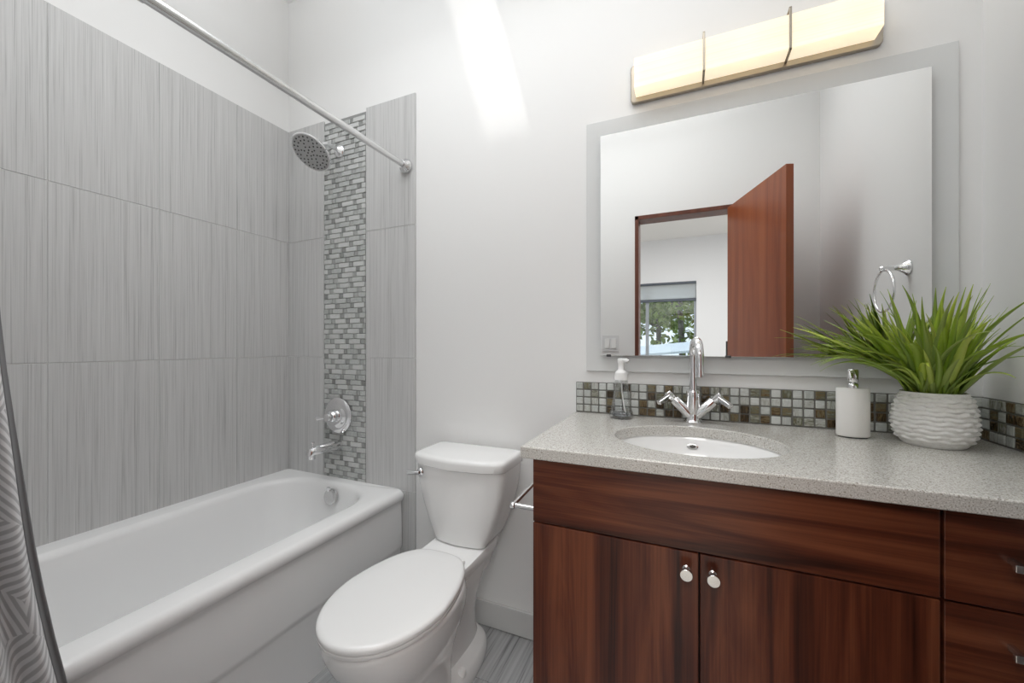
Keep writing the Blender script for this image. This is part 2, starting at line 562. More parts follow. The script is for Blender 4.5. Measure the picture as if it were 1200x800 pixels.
# bedroom window
wn = MB()
fr = plain('grey_window_frame', (.30, .33, .36), .4)
wn.box(WX0, WX1, BY - .10, BY - .04, WZ0, WZ0 + .05, .003); wn.box(WX0, WX1, BY - .10, BY - .04, WZ1 - .05, WZ1, .003)
wn.box(WX0, WX0 + .05, BY - .10, BY - .04, WZ0, WZ1, .003); wn.box(WX1 - .035, WX1, BY - .10, BY - .04, WZ0, WZ1, .003)
win = struct(build('window_1', wn, fr), 'bedroom window with a grey frame, reflected in the mirror', 'window')
ws = MB(); ws.box(-.61, -.555, BY - .095, BY - .045, WZ0 + .05, WZ1 - .05, .003); build('window_mullion', ws, fr, win)
def pane_mat():
    m, nt, b = nmat('clear_pane')
    g = N(nt, 'ShaderNodeBsdfTransparent'); g.inputs[0].default_value = (.95, .97, .97, 1)
    gl = N(nt, 'ShaderNodeBsdfGlossy'); gl.inputs['Roughness'].default_value = 0.0
    ms = N(nt, 'ShaderNodeMixShader'); ms.inputs[0].default_value = .05
    L(nt, g.outputs[0], ms.inputs[1]); L(nt, gl.outputs[0], ms.inputs[2])
    L(nt, ms.outputs[0], nt.nodes['Material Output'].inputs['Surface'])
    return m
wp = MB(); wp.box(WX0 + .04, WX1 - .03, BY - .073, BY - .067, WZ0 + .04, WZ1 - .04); build('window_pane', wp, pane_mat(), win)
wsi = MB(); wsi.box(WX0, WX1, BY - .04, BY + .02, WZ0 - .02, WZ0, .003); build('window_sill', wsi, M['base'], win)

# ================================================================== BATHTUB
RIM = .508
TX0, TX1, TY0, TY1 = XL + .001, -1.174, .055, D - .010
tcx, tcy = (TX0 + TX1) / 2, (TY0 + TY1) / 2
tub = thing('bathtub', (tcx, tcy, 0), 'white alcove bathtub with a smooth apron below the grey tiles', 'bathtub')
def rrect(x0, x1, y0, y1, z, r, n=10):
    pts = []
    for (cx_, cy_, a0) in ((x1 - r, y1 - r, 0), (x0 + r, y1 - r, 90), (x0 + r, y0 + r, 180), (x1 - r, y0 + r, 270)):
        for j in range(n + 1):
            a = math.radians(a0 + 90 * j / n)
            pts.append(Vector((cx_ + r * math.cos(a), cy_ + r * math.sin(a), z)))
    return pts
tb = MB()
ix0, ix1, iy0, iy1 = XL + .088, -1.268, .16, 1.405
rings = []
# outside from the floor up, over the rim, down into the basin
def tring(dx, z, r=.012, dxl=0):
    return rrect(TX0, TX1 - dx, TY0, TY1, z, r)
rings += [tring(.020, 0), tring(.019, .226), tring(.017, .236), tring(.011, .246), tring(.0095, .258), tring(.012, .40), tring(.014, .440), tring(.0125, .456), tring(.006, .463), tring(.001, .471),
          tring(0, .480), tring(.001, .491), tring(.006, .500, .018), tring(.013, .506, .02), tring(.022, RIM, .02)]
def bring(off, z, r):
    return rrect(ix0 + off, ix1 - off, iy0 + off * 1.6, iy1 - off, z, r)
rings += [bring(-.014, RIM, .20), bring(-.006, RIM - .001, .20), bring(.002, RIM - .005, .20), bring(.008, RIM - .012, .195), bring(.013, RIM - .024, .19), bring(.022, .42, .185), bring(.045, .25, .16), bring(.062, .17, .14), bring(.09, .132, .12), bring(.14, .12, .09), bring(.24, .117, .03)]
tb.loft(rings, True, True)
build('tub_shell', tb, M['tub'], tub, auto=50)
ov = MB()
oc = Vector((-1.548, 1.385, .446)); oax = Vector((0, -1, .14))
ov.lathe([(.037, 0), (.038, .010), (.036, .018), (.030, .0205), (.018, .0195), (.0, .0195)], oc, oax, 36)
ovo = build('overflow_plate', ov, M['satin'], tub)
ovo['label'] = 'round satin chrome overflow plate'
lv = MB(); lv.box(-1.556, -1.540, 1.357, 1.368, .478, .497, .002); build('overflow_lever', lv, M['chrome'], ovo)
dr = MB(); dr.lathe([(.035, 0), (.035, .003), (.028, .005), (0, .004)], (-1.56, 1.18, .118), (0, 0, 1), 28); build('drain', dr, M['chrome'], tub)

# ================================================================== SHOWER FITTINGS
sh = thing('overhead_shower', (-1.578, TILE_Y, 2.148), 'round chrome shower head on an arm above the mosaic strip', 'shower head')
fl_ = MB(); fl_.lathe([(.033, 0), (.033, .004), (.028, .012), (.016, .020), (.0125, .024)], (-1.578, TILE_Y - .001, 2.148), (0, -1, 0), 30)
build('wall_flange', fl_, M['chrome'], sh)
arm = MB(); arm.tube([(-1.578, TILE_Y - .01, 2.148), (-1.578, 1.405, 2.150), (-1.578, 1.378, 2.146), (-1.578, 1.354, 2.132), (-1.578, 1.336, 2.112)], .0105, 16)
build('shower_arm', arm, M['chrome'], sh)
hax = Vector((0.0, -.60, -.80)).normalized()
hc = Vector((-1.578, 1.290, 2.064))        # centre of the face
hd = MB()
b0 = hc - hax * .060
hd.lathe([(.013, 0), (.017, .004), (.018, .016), (.014, .024), (.020, .030), (.045, .038), (.078, .044), (.090, .050), (.093, .056), (.091, .0605), (.086, .0605)], b0, hax, 48, cap1=False)
hdo = build('head_body', hd, M['chrome'], sh)
fc = MB(); fc.lathe([(.0865, -.002), (.0865, .0005), (0, .001)], hc, hax, 48)
fm = plain('shower_face', (.46, .46, .46), .35, metal=.3)
fco = build('spray_face', fc, fm, sh); fco['label'] = 'grey spray face with dark nozzles'
nz = MB()
u_ = hax.cross(Vector((1, 0, 0))).normalized(); w_ = hax.cross(u_)
for rr, k, of in ((.076, 22, 0), (.060, 18, .1), (.045, 6, 0), (.030, 8, .2), (.014, 5, 0)):
    for j in range(k):
        a = 2 * PI * j / k + of
        nz.lathe([(.0036, 0), (.0030, .0025), (.001, .003)], hc + (u_ * math.cos(a) + w_ * math.sin(a)) * rr + hax * .0006, hax, 8)
build('nozzles', nz, M['dark_hole'], fco)

va = thing('shower_valve', (-1.588, TILE_Y, .822), 'round chrome shower valve with a lever on the mosaic strip', 'shower valve')
es = MB(); es.lathe([(.089, 0), (.089, .004), (.084, .009), (.066, .012), (.055, .013), (.050, .017), (.040, .019), (.034, .020)], (-1.588, TILE_Y - .002, .822), (0, -1, 0), 56)
build('escutcheon', es, M['chrome'], va)
hb = MB(); hb.lathe([(.030, 0), (.030, .022), (.026, .030), (.022, .034), (.022, .050), (.019, .056), (0, .057)], (-1.588, TILE_Y - .020, .822), (0, -1, 0), 36)
hh = build('handle', hb, M['chrome'], va)
lv = MB(); lv.tube([(-1.588, TILE_Y - .062, .822), (-1.62, TILE_Y - .066, .818), (-1.655, TILE_Y - .068, .812)], [.009, .0085, .011], 14)
build('lever', lv, M['chrome'], hh)

sp = thing('tub_spout', (-1.584, TILE_Y, .675), 'chrome tub spout with a diverter knob below the shower valve', 'tub spout')
spm = MB()
pts = [(-1.584, TILE_Y - .001, .674), (-1.584, TILE_Y - .02, .674), (-1.584, 1.36, .678), (-1.584, 1.315, .680), (-1.584, 1.293, .675), (-1.584, 1.286, .66)]
spm.tube(pts, [.027, .027, .0245, .023, .021, .015], 28)
spm.lathe([(.017, 0), (.017, .034)], (-1.584, 1.298, .644), (0, 0, 1), 24)
build('spout_body', spm, M['chrome'], sp)
dk = MB(); dk.lathe([(.004, 0), (.004, .012), (.008, .016), (.008, .022), (.003, .025)], (-1.584, 1.305, .700), (0, 0, 1), 16); build('diverter_knob', dk, M['chrome'], sp)

# ================================================================== CURTAIN ROD AND CURTAIN
RX, RZ = -1.165, 1.996
rd = thing('curtain_rod', (RX, D, RZ), 'satin steel shower curtain rod running above the bathtub', 'curtain rod')
fg = MB(); fg.lathe([(.032, 0), (.033, .004), (.030, .014), (.022, .022), (.0175, .034)], (RX, TILE_Y, RZ), (0, -1, 0), 32); build('end_flange', fg, M['satin'], rd)
fg = MB(); fg.lathe([(.032, 0), (.033, .004), (.030, .014), (.022, .022), (.0175, .034)], (RX, YF, RZ), (0, 1, 0), 32); build('end_flange', fg, M['satin'], rd)
t1 = MB(); t1.tube([(RX, TILE_Y - .01, RZ), (RX, .46, RZ)], .0135, 24); build('inner_tube', t1, M['satin'], rd)
t1 = MB(); t1.tube([(RX, .50, RZ), (RX, YF + .01, RZ)], .0155, 24); build('outer_tube', t1, M['satin'], rd)

def curtain_mat():
    m, nt, b = nmat('grey_woven_curtain')
    uv = N(nt, 'ShaderNodeUVMap'); uv.uv_map = 'cloth'
    # broad leaf shaped patches, each filled with fine curved stripes
    vo = N(nt, 'ShaderNodeTexVoronoi'); vo.inputs['Scale'].default_value = 5.0
    L(nt, uv.outputs[0], vo.inputs['Vector'])
    sep = N(nt, 'ShaderNodeSeparateColor'); L(nt, vo.outputs['Color'], sep.inputs[0])
    rot = N(nt, 'ShaderNodeVectorRotate'); rot.rotation_type = 'Z_AXIS'
    L(nt, uv.outputs[0], rot.inputs['Vector'])
    mul = N(nt, 'ShaderNodeMath', operation='MULTIPLY'); mul.inputs[1].default_value = 3.1
    L(nt, sep.outputs[0], mul.inputs[0]); L(nt, mul.outputs[0], rot.inputs['Angle'])
    wv = N(nt, 'ShaderNodeTexWave'); wv.inputs['Scale'].default_value = 21.0
    wv.inputs['Distortion'].default_value = 1.6; wv.inputs['Detail'].default_value = 1.0
    wv.inputs['Detail Scale'].default_value = .6
    L(nt, rot.outputs[0], wv.inputs['Vector'])
    c1 = ramp(nt, wv.outputs['Fac'], [(0.30, (.44, .44, .445)), (0.62, (.72, .72, .725))])
    f = N(nt, 'ShaderNodeMath', operation='GREATER_THAN'); f.inputs[1].default_value = .28
    L(nt, sep.outputs[1], f.inputs[0])
    mix = N(nt, 'ShaderNodeMix', data_type='RGBA')
    L(nt, f.outputs[0], mix.inputs['Factor']); mix.inputs['A'].default_value = (.56, .56, .565, 1)
    L(nt, c1, mix.inputs['B'])
    L(nt, mix.outputs['Result'], b.inputs['Base Color'])
    setp(b, None, .6, spec=.3)
    b.inputs['Sheen Weight'].default_value = .3
    return m
cu = thing('shower_curtain', (-1.13, .15, 0), 'grey woven shower curtain gathered at the near end of the bathtub', 'shower curtain')
def curtain_edge(z):
    tab = [(2.0, .262), (1.6, .274), (1.235, .2836), (1.13, .2905), (.974, .3045), (.884, .3125), (.792, .3215), (.696, .3335), (.5965, .348), (.50, .3645), (.3, .396), (.1, .425)]
    for (za, ya), (zb, yb) in zip(tab[:-1], tab[1:]):
        if zb <= z <= za:
            t = (za - z) / (za - zb); return ya + (yb - ya) * t
    return tab[-1][1]
def curtain_pt(s, z):
    ye = curtain_edge(z); y0 = .066
    k = max(0, min(1, (1.95 - z) / 1.4)); k = k * k * (3 - 2 * k)
    xc = RX + (-1.120 - RX) * k
    amp = .012 + .014 * k
    x = xc + amp * math.sin(2 * PI * (5.6 * s + .12 * math.sin(z * 2.1)) + .6) * (1 - .25 * s) + .005 * math.sin(23 * s + z * 4)
    return Vector((x, y0 + (ye - y0) * s, z))
def cloth(s0, s1, ns, nz, dz=0.0, dx=0.0):
    mb = MB(); verts = []; uvs = []
    for i in range(nz + 1):
        z = .11 + (1.955 - .11) * i / nz
        for j in range(ns + 1):
            s = s0 + (s1 - s0) * j / ns
            p = curtain_pt(s, z); p.x += dx
            verts.append(p); uvs.append((s * .5, z))
    faces = []
    for i in range(nz):
        for j in range(ns):
            a = i * (ns + 1) + j
            faces.append([a, a + 1, a + ns + 2, a + ns + 1])
    mb.add(verts, faces)
    return mb, uvs
def build_cloth(name, args, mat, parent, th):
    mb, uvs = cloth(*args)
    o = build(name, mb, mat, parent)
    ul = o.data.uv_layers.new(name='cloth')
    for lp in o.data.loops: ul.data[lp.index].uv = uvs[lp.vertex_index]
    so_ = o.modifiers.new('thick', 'SOLIDIFY'); so_.thickness = th; so_.offset = 0
    return o
build_cloth('curtain_panel', (0, .948, 150, 60), curtain_mat(), cu, .0012)
hm = build_cloth('side_hem', (.948, 1.0, 6, 60), plain('dark_hem', (.20, .20, .205), .7), cu, .0035)
hm['label'] = 'dark grey side hem'
for j in range(5):
    y = .08 + .035 * j
    rg = MB(); c0 = Vector((RX, y, RZ - .012))
    rg.tube([c0 + Vector((math.cos(a) * .030, 0, math.sin(a) * .030)) for a in [2 * PI * q / 24 for q in range(25)]], .002, 8, caps=False)
    build('ring', rg, M['satin'], cu)

# ================================================================== TOILET
TC = -.770
to = thing('toilet', (TC, 1.1, 0), 'white two piece toilet with closed lid between tub and vanity', 'toilet')
def bring2(z, yf, yb, w, cy=.93, p=2.3):
    return sring(TC, cy, w, 0, z, p, 72, cy - yf, yb - cy)
bw = MB()
secs = [(.0, .838, 1.15, .092, 1.0, 2.6), (.06, .848, 1.15, .088, 1.0, 2.5), (.10, .858, 1.15, .085, 1.0, 2.4),
        (.15, .856, 1.16, .086, 1.0, 2.3), (.20, .832, 1.18, .096, 1.0, 2.2), (.245, .793, 1.19, .113, .98, 2.2), (.29, .752, 1.20, .134, .955, 2.2), (.335, .720, 1.20, .152, .94, 2.2),
        (.375, .702, 1.20, .162, .93, 2.15), (.402, .695, 1.18, .167, .93, 2.1), (.416, .695, 1.175, .168, .93, 2.1), (.4205, .700, 1.17, .164, .93, 2.1)]
foot = [(0, .835, 1.40, .099, 1.15, 2.8), (.010, .832, 1.403, .101, 1.15, 2.8), (.040, .838, 1.398, .099, 1.15, 2.7), (.056, .848, 1.388, .092, 1.15, 2.6), (.078, .87, 1.37, .066, 1.15, 2.5), (.095, .90, 1.34, .05, 1.15, 2.4)]
trap = [(.05, 1.02, 1.375, .060, 1.2, 2.6), (.12, 1.02, 1.345, .060, 1.2, 2.6), (.19, 1.02, 1.335, .064, 1.2, 2.6), (.25, 1.02, 1.345, .072, 1.2, 2.8), (.32, 1.02, 1.375, .086, 1.2, 3.2), (.38, 1.02, 1.41, .10, 1.2, 4.0)]
bw.loft([bring2(*q) for q in foot])
bw.loft([bring2(*q) for q in trap])
bw.loft([bring2(*s) for s in secs])
# deck carrying the tank
dk = []
for z, w, y0, y1 in ((.33, .085, 1.16, 1.40), (.375, .098, 1.12, 1.42), (.395, .108, 1.09, 1.43), (.418, .112, 1.06, 1.434), (.427, .108, 1.06, 1.43)):
    dk.append(sring(TC, (y0 + y1) / 2, w, (y1 - y0) / 2, z, 5, 48))
bw.loft(dk)
build('bowl', bw, M['porcelain'], to, auto=50)
def seatring(z, e):
    cy, w, n = .915, .1725 + e, 96
    out = []
    for j in range(n):
        a = 2 * PI * j / n
        c, s_ = math.cos(a), math.sin(a)
        p, l = (3.3, 1.160 - cy + e) if s_ > 0 else (2.05, cy - .686 + e)
        x = math.copysign(abs(c) ** (2 / p), c) * w
        y = math.copysign(abs(s_) ** (2 / p), s_) * l
        if y > 0: x *= 1 - .24 * (y / l) ** 1.3
        out.append(Vector((TC + x, cy + y, z)))
    return out
st = MB(); st.loft([seatring(.4225, -.006), seatring(.425, -.002), seatring(.432, -.001), seatring(.4345, -.004)]); build('seat', st, M['seat'], to)
ld = MB(); ld.loft([seatring(.4355, -.004), seatring(.438, 0), seatring(.446, .001), seatring(.451, -.001), seatring(.4545, -.006), seatring(.4565, -.014), seatring(.458, -.05), seatring(.4585, -.12)]); build('seat_lid', ld, M['seat'], to)
for sx in (-.075, .075):
    hg = MB(); hg.lathe([(.008, 0), (.008, .030)], (TC + sx - .015, 1.152, .434), (1, 0, 0), 18); build('seat_hinge', hg, M['white_plastic'], to)
def tankring(z, w, yf, bulge, yb=1.437, p=11.0, e=0):
    out = []
    cy = (yf + yb) / 2
    for v in sring(TC, cy, w, (yb - yf) / 2, z, p, 96):
        if v.y < cy:
            v.y -= bulge * (1 - min(1, abs((v.x - TC) / w)) ** 2)
        out.append(v)
    return out
tk = MB()
tk.loft([tankring(.429, .098, 1.275, .016), tankring(.432, .108, 1.266, .020), tankring(.45, .117, 1.264, .024), tankring(.50, .139, 1.262, .030), tankring(.56, .161, 1.260, .036), tankring(.63, .180, 1.258, .040), tankring(.69, .189, 1.257, .042), tankring(.722, .192, 1.256, .042)])
build('tank', tk, M['porcelain'], to, auto=50)
tlid = MB()
tlid.loft([tankring(.719, .193, 1.250, .044, 1.44), tankring(.722, .196, 1.247, .046, 1.442), tankring(.746, .197, 1.245, .046, 1.443), tankring(.754, .195, 1.247, .046, 1.442), tankring(.759, .190, 1.252, .045, 1.437), tankring(.761, .178, 1.264, .042, 1.425)])
build('tank_lid', tlid, M['porcelain'], to, auto=50)
fx = MB(); fx.lathe([(.017, 0), (.017, .008), (.012, .017), (.007, .019)], (TC - .150, 1.244, .690), (0, -1, 0), 22)
fx.tube([(TC - .150, 1.224, .690), (TC - .162, 1.219, .689), (TC - .200, 1.223, .685)], [.007, .0075, .009], 12)
build('flush_lever', fx, M['chrome'], to)
for sx in (-1, 1):
    bc = MB(); bc.lathe([(.014, 0), (.014, .012), (.011, .019), (.004, .022)], (TC + sx * .084, 1.15, .056), (0, 0, 1), 18); build('bolt_cap', bc, M['white_plastic'], to)

# ================================================================== VANITY
VX0, VX1, VY0, VY1 = -.347, XR - .001, .930, D - .001
VT = .8915
vc = thing('vanity_cabinet', ((VX0 + VX1) / 2, VY0, 0), 'dark reddish wood vanity cabinet with two doors and drawers', 'cabinet')
ca = MB()
ca.box(VX0, VX0 + .018, VY0 + .019, VY1, .10, VT - .001, .001)
ca.box(VX1 - .018, VX1, VY0 + .019, VY1, .10, VT - .001, .001)
ca.box(VX0 + .017, VX1 - .017, VY1 - .012, VY1, .10, VT - .001)
ca.box(VX0 + .017, VX1 - .017, VY0 + .02, VY1 - .01, .10, .118)
ca.box(.408, .426, VY0 + .02, VY1 - .01, .11, VT - .002)
ca.box(VX0 + .01, VX1, VY0 + .08, VY1, .0, .11)
build('carcass', ca, [M['wood_v']], vc)
ga = MB(); ga.box(VX0 + .004, VX1 - .002, VY0 + .0187, VY0 + .0225, .105, VT - .002); build('shadow_gap_back', ga, M['cabinet_dark'], vc)
def front(name, x0, x1, z0, z1, mat, parent=vc):
    mb = MB(); mb.box(x0, x1, VY0, VY0 + .0185, z0, z1, .0012); return build(name, mb, mat, parent)
G = .0018
front('false_front', VX0, .4147, .7275 + G, VT - .003, M['wood_h'])
def knob(x, z, parent):
    mb = MB(); mb.lathe([(.0075, 0), (.0075, .002), (.0048, .004), (.0045, .020), (.0085, .023), (.0125, .0245), (.0130, .030), (.0118, .0318), (0, .0322)], (x, VY0, z), (0, -1, 0), 24)
    k = build('knob', mb, M['satin'], parent); k['label'] = 'small round satin steel knob'
for x0, x1, kx in ((VX0, .0328 - G, .0072), (.0328 + G, .4147, .0585)):
    d = front('door', x0, x1, .108, .7275 - G, wood('walnut_door', 'z', WD, WM, WL, seed=4 + 30 * x0))
    knob(kx, .690, d)
for z0, z1, pz in ((.7275 + G, VT - .003, .815), (.42 + G, .7275 - G, .671), (.108, .42 - G, .36)):
    d = front('drawer', .4200, VX1 - .004, z0, z1, M['wood_h'])
    mb = MB()
    px0, px1 = .489, .655
    mb.box(px0, px1, VY0 - .034, VY0 - .027, pz - .006, pz + .006, .001)
    for q in (px0 + .012, px1 - .012): mb.box(q - .004, q + .004, VY0 - .028, VY0, pz - .005, pz + .005, .0008)
    k = build('pull', mb, M['satin'], d); k['label'] = 'flat satin steel bar pull'

# countertop with the oval cut-out
CT0, CT1 = .8915, .9215
CX0, CYF = -.372, .9075
SCX, SCY, SRX, SRY = .030, 1.160, .208, .172
def countertop():
    n = 96
    def outer(e):
        pts = []
        x0, x1, y0, y1 = CX0 + e, XR - .001, CYF + e, D - .001
        for j in range(n):
            a = 2 * PI * j / n
            dx, dy = math.cos(a), math.sin(a)
            t = 1e9
            if dx > 1e-9: t = min(t, (x1 - SCX) / dx)
            if dx < -1e-9: t = min(t, (x0 - SCX) / dx)
            if dy > 1e-9: t = min(t, (y1 - SCY) / dy)
            if dy < -1e-9: t = min(t, (y0 - SCY) / dy)
            pts.append([SCX + dx * t, SCY + dy * t])
        for cxn, cyn in ((x0, y0), (x1, y0), (x1, y1), (x0, y1)):
            j = min(range(n), key=lambda q: (pts[q][0] - cxn) ** 2 + (pts[q][1] - cyn) ** 2)
            pts[j] = [cxn, cyn]
        return pts
    def ell(e):
        # same angular spokes so the quads stay clean
        o = outer(0); out = []
        for p in o:
            dx, dy = p[0] - SCX, p[1] - SCY
            k = 1 / math.sqrt((dx / (SRX + e)) ** 2 + (dy / (SRY + e)) ** 2)
            out.append([SCX + dx * k, SCY + dy * k])
        return out
    R_ = lambda ps, z: [Vector((p[0], p[1], z)) for p in ps]
    rings = [R_(ell(0), CT0), R_(ell(0), CT1 - .003), R_(ell(.001), CT1 - .001), R_(ell(.003), CT1), R_(outer(.003), CT1), R_(outer(.001), CT1 - .001), R_(outer(0), CT1 - .003), R_(outer(0), CT0 + .002), R_(outer(.002), CT0), R_(ell(0), CT0)]
    mb = MB(); mb.loft(rings, False, False)
    return mb
co = build('countertop', countertop(), M['quartz'], auto=25, origin=(SCX, SCY, CT0))
co['label'] = 'speckled beige quartz countertop with an oval sink cut-out'; co['category'] = 'countertop'

# undermount sink
sk = thing('sink', (SCX, SCY, .76), 'white oval undermount sink set into the quartz countertop', 'sink')
sm_ = MB()
rg = []
for e, z in ((.022, CT0 - .0005), (.004, CT0 - .0005), (.001, CT0 - .006), (-.004, .865), (-.013, .835), (-.030, .805), (-.060, .782), (-.100, .770), (-.140, .766), (-.165, .765)):
    rg.append(sring(SCX, SCY, SRX + e, max(SRY + e, .006), z, 2.0, 72))
for e, z in ((-.165, .757), (-.10, .760), (-.055, .772), (-.022, .797), (-.004, .83), (.006, .862), (.022, CT0 - .014)):
    rg.append(sring(SCX, SCY, SRX + e, max(SRY + e, .006), z, 2.0, 72))
rg.append(rg[0])
sm_.loft(rg, False, False)
build('basin', sm_, M['porcelain'], sk, auto=60)
ofn = Vector((0, -1, .30)).normalized(); ofc = Vector((SCX - .002, SCY + SRY - .0055, .862))
om = MB()
def orient_ell(c, nrm, a, b_, n=28):
    t = Vector((1, 0, 0)); w = nrm.cross(t).normalized()
    return [c + t * a * math.cos(2 * PI * j / n) + w * b_ * math.sin(2 * PI * j / n) for j in range(n)]
om.loft([orient_ell(ofc - ofn * .003, ofn, .0165, .0085), orient_ell(ofc + ofn * .0025, ofn, .0160, .0080), orient_ell(ofc + ofn * .003, ofn, .0125, .0052), orient_ell(ofc - ofn * .001, ofn, .012, .005)], False, False, 0)
om.loft([orient_ell(ofc - ofn * .0005, ofn, .0124, .0052), orient_ell(ofc + ofn * .0003, ofn, .001, .001)], False, True, 1)
build('overflow_ring', om, [M['satin'], plain('overflow_hole', (.12, .11, .10), .5)], sk)
dm = MB(); dm.lathe([(.024, 0), (.024, .003), (.018, .004), (.0, .006)], (SCX, SCY, .7645), (0, 0, 1), 28); build('drain', dm, M['chrome'], sk)

# ================================================================== BACKSPLASH
def splash(along, a0, a1, base, sgn, name, label):
    mb = MB()
    rng = random.Random(3 if along == 'x' else 5)
    ncol = round((a1 - a0) / .0282)
    p = (a1 - a0) / ncol
    z0, z1 = CT1 + .0006, 1.0355
    rp = (z1 - z0 - .002) / 4
    def bx(u0, u1, d0, d1, za, zb, bev, mi):
        if along == 'x': mb.box(u0, u1, base - d1, base - d0, za, zb, bev, mi, seg=1)
        else: mb.box(base - d1, base - d0, u0, u1, za, zb, bev, mi, seg=1)
    bx(a0, a1, 0, .0055, z0, z1, 0, 1)
    for i in range(ncol):
        for k in range(4):
            e = rng.uniform(-.0007, .0007)
            bx(a0 + i * p + .0022, a0 + (i + 1) * p - .0022 + e, .004, .0085 + rng.uniform(-.0008, .0008), z0 + .002 + k * rp + .0018, z0 + .002 + (k + 1) * rp - .0022, .0018, 0)
    o = build(name, mb, [M['splash_glass'], M['dark_grout']], origin=((a0 + a1) / 2, base, z0) if along == 'x' else (base, (a0 + a1) / 2, z0))
    o['label'] = label; o['category'] = 'backsplash'
splash('x', -.3705, XR - .0005, D - .0002, 1, 'mosaic_backsplash', 'long strip of brown and grey glass mosaic below the mirror')
splash('y', CYF + .01, D - .010, XR - .0002, 1, 'mosaic_backsplash', 'short side strip of glass mosaic on the right wall behind the plant')

# ================================================================== MIRROR
mi = thing('mirror', (.18, D, 1.0784), 'large wall mirror with a frosted glass border above the vanity', 'mirror')
mb = MB(); mb.box(-.3299, .6874, D - .011, D - .001, 1.0784, 2.000, .0015); build('frosted_border', mb, M['frosted'], mi)
MF = D - .030
k = MF / D
mb = MB()
x0, x1, z0, z1 = -.2809 * k, .6378 * k, H + (1.1357 - H) * k, H + (1.9517 - H) * k
mb.box(x0, x1, MF, MF + .006, z0, z1, .0008, seg=1)
mb.box(x0 + .02, x1 - .02, MF + .006, D - .0105, z0 + .02, z1 - .02, mi=1)
gp = build('mirror_glass', mb, [M['mirror'], plain('mirror_backing', (.25, .25, .25), .6)], mi)
for cx_, w in ((-.245, .016), (.135, .016), (.52, .016)):
    mb = MB(); mb.box(cx_ - w / 2, cx_ + w / 2, MF - .003, MF + .009, z0 - .004, z0 + .0045, .0015); c = build('mirror_clip', mb, M['dark_hole'], mi)
    c['label'] = 'small dark mirror clip'

# ================================================================== VANITY LIGHT
vl = thing('vanity_light', (.178, D, 2.115), 'long glowing glass vanity light with two metal straps above the mirror', 'wall light')
def rr_xz(x0, x1, z0, z1, y, r, n=6):
    pts = []
    for (cx_, cz_, a0) in ((x1 - r, z1 - r, 0), (x0 + r, z1 - r, 90), (x0 + r, z0 + r, 180), (x1 - r, z0 + r, 270)):
        for j in range(n + 1):
            a = math.radians(a0 + 90 * j / n)
            pts.append(Vector((cx_ + r * math.cos(a), y, cz_ + r * math.sin(a))))
    return pts
pb = MB(); pb.loft([rr_xz(-.170, .528, 2.036, 2.172, D - .001, .014), rr_xz(-.170, .528, 2.036, 2.172, D - .013, .014), rr_xz(-.168, .526, 2.038, 2.170, D - .015, .013)]); build('back_plate', pb, M['nickel'], vl, auto=30)
# open topped white glass tray: front, bottom and ends
SH0, SH1, SYF, SYB, SZ0, SZ1 = -.152, .5075, 1.392, D - .016, 2.053, 2.154
sb = MB()
sb.box(SH0, SH1, SYF, SYF + .004, SZ0, SZ1, .001)
sb.box(SH0, SH1, SYF + .003, SYB, SZ0, SZ0 + .004, .001)
sb.box(SH0, SH0 + .004, SYF + .003, SYB, SZ0 + .003, SZ1, .001)
sb.box(SH1 - .004, SH1, SYF + .003, SYB, SZ0 + .003, SZ1, .001)
sd_ = build('glass_shade', sb, M['shade'], vl); sd_['label'] = 'glowing warm white glass shade'
for cx_ in (.0625, .2925):
    mb = MB()
    mb.box(cx_ - .0035, cx_ + .0035, SYF - .004, SYF - .0005, SZ0 - .006, SZ1 + .020, .0008)
    mb.box(cx_ - .0035, cx_ + .0035, SYF - .004, D - .014, SZ0 - .006, SZ0 - .001, .0008)
    mb.box(cx_ - .0035, cx_ + .0035, SYF - .004, D - .014, SZ1 + .016, SZ1 + .020, .0008)
    build('strap', mb, M['nickel'], vl)
bm_ = plain('bulb_glass', (.9, .88, .8), .3)
bm_.node_tree.nodes['Principled BSDF'].inputs['Emission Color'].default_value = (1, .78, .46, 1)
bm_.node_tree.nodes['Principled BSDF'].inputs['Emission Strength'].default_value = 1.0
for cx_ in (-.045, .178, .40):
    mb = MB(); mb.lathe([(.004, 0), (.011, .006), (.015, .018), (.015, .028), (.008, .04), (.007, .055)], (cx_ - .028, 1.432, 2.108), (1, 0, 0), 20)
    build('bulb', mb, bm_, vl)

# ================================================================== FAUCET
FX, FY = SCX + .002, 1.408
fa = thing('faucet', (FX, FY, CT1), 'chrome gooseneck faucet with two angled handles behind the sink', 'faucet')
mb = MB(); mb.lathe([(.0285, 0), (.0285, .004), (.0245, .007), (.0225, .012), (.0212, .03), (.0212, .075), (.0212, .100), (.0195, .104), (.0130, .106)], (FX, FY, CT1 + .0002), (0, 0, 1), 36); build('body', mb, M['chrome'], fa)
mb = MB()
sa = math.radians(8)
sdv = Vector((math.sin(sa), -math.cos(sa), 0))
zt = CT1 + .212
pts = [Vector((FX, FY, CT1 + .10)), Vector((FX, FY, CT1 + .15)), Vector((FX, FY, zt))]
R_ = .054
for j in range(1, 17):
    a = PI * j / 16
    pts.append(Vector((FX, FY, zt)) + sdv * (R_ * (1 - math.cos(a))) + Vector((0, 0, R_ * math.sin(a))))
pts.append(pts[-1] + Vector((0, 0, -.030))); pts.append(pts[-1] + Vector((0, 0, -.024)))
mb.tube(pts, .0122, 22)
mb.lathe([(.0132, 0), (.0132, .018)], pts[-1] + Vector((0, 0, -.001)), (0, 0, 1), 22)
build('spout', mb, M['chrome'], fa)
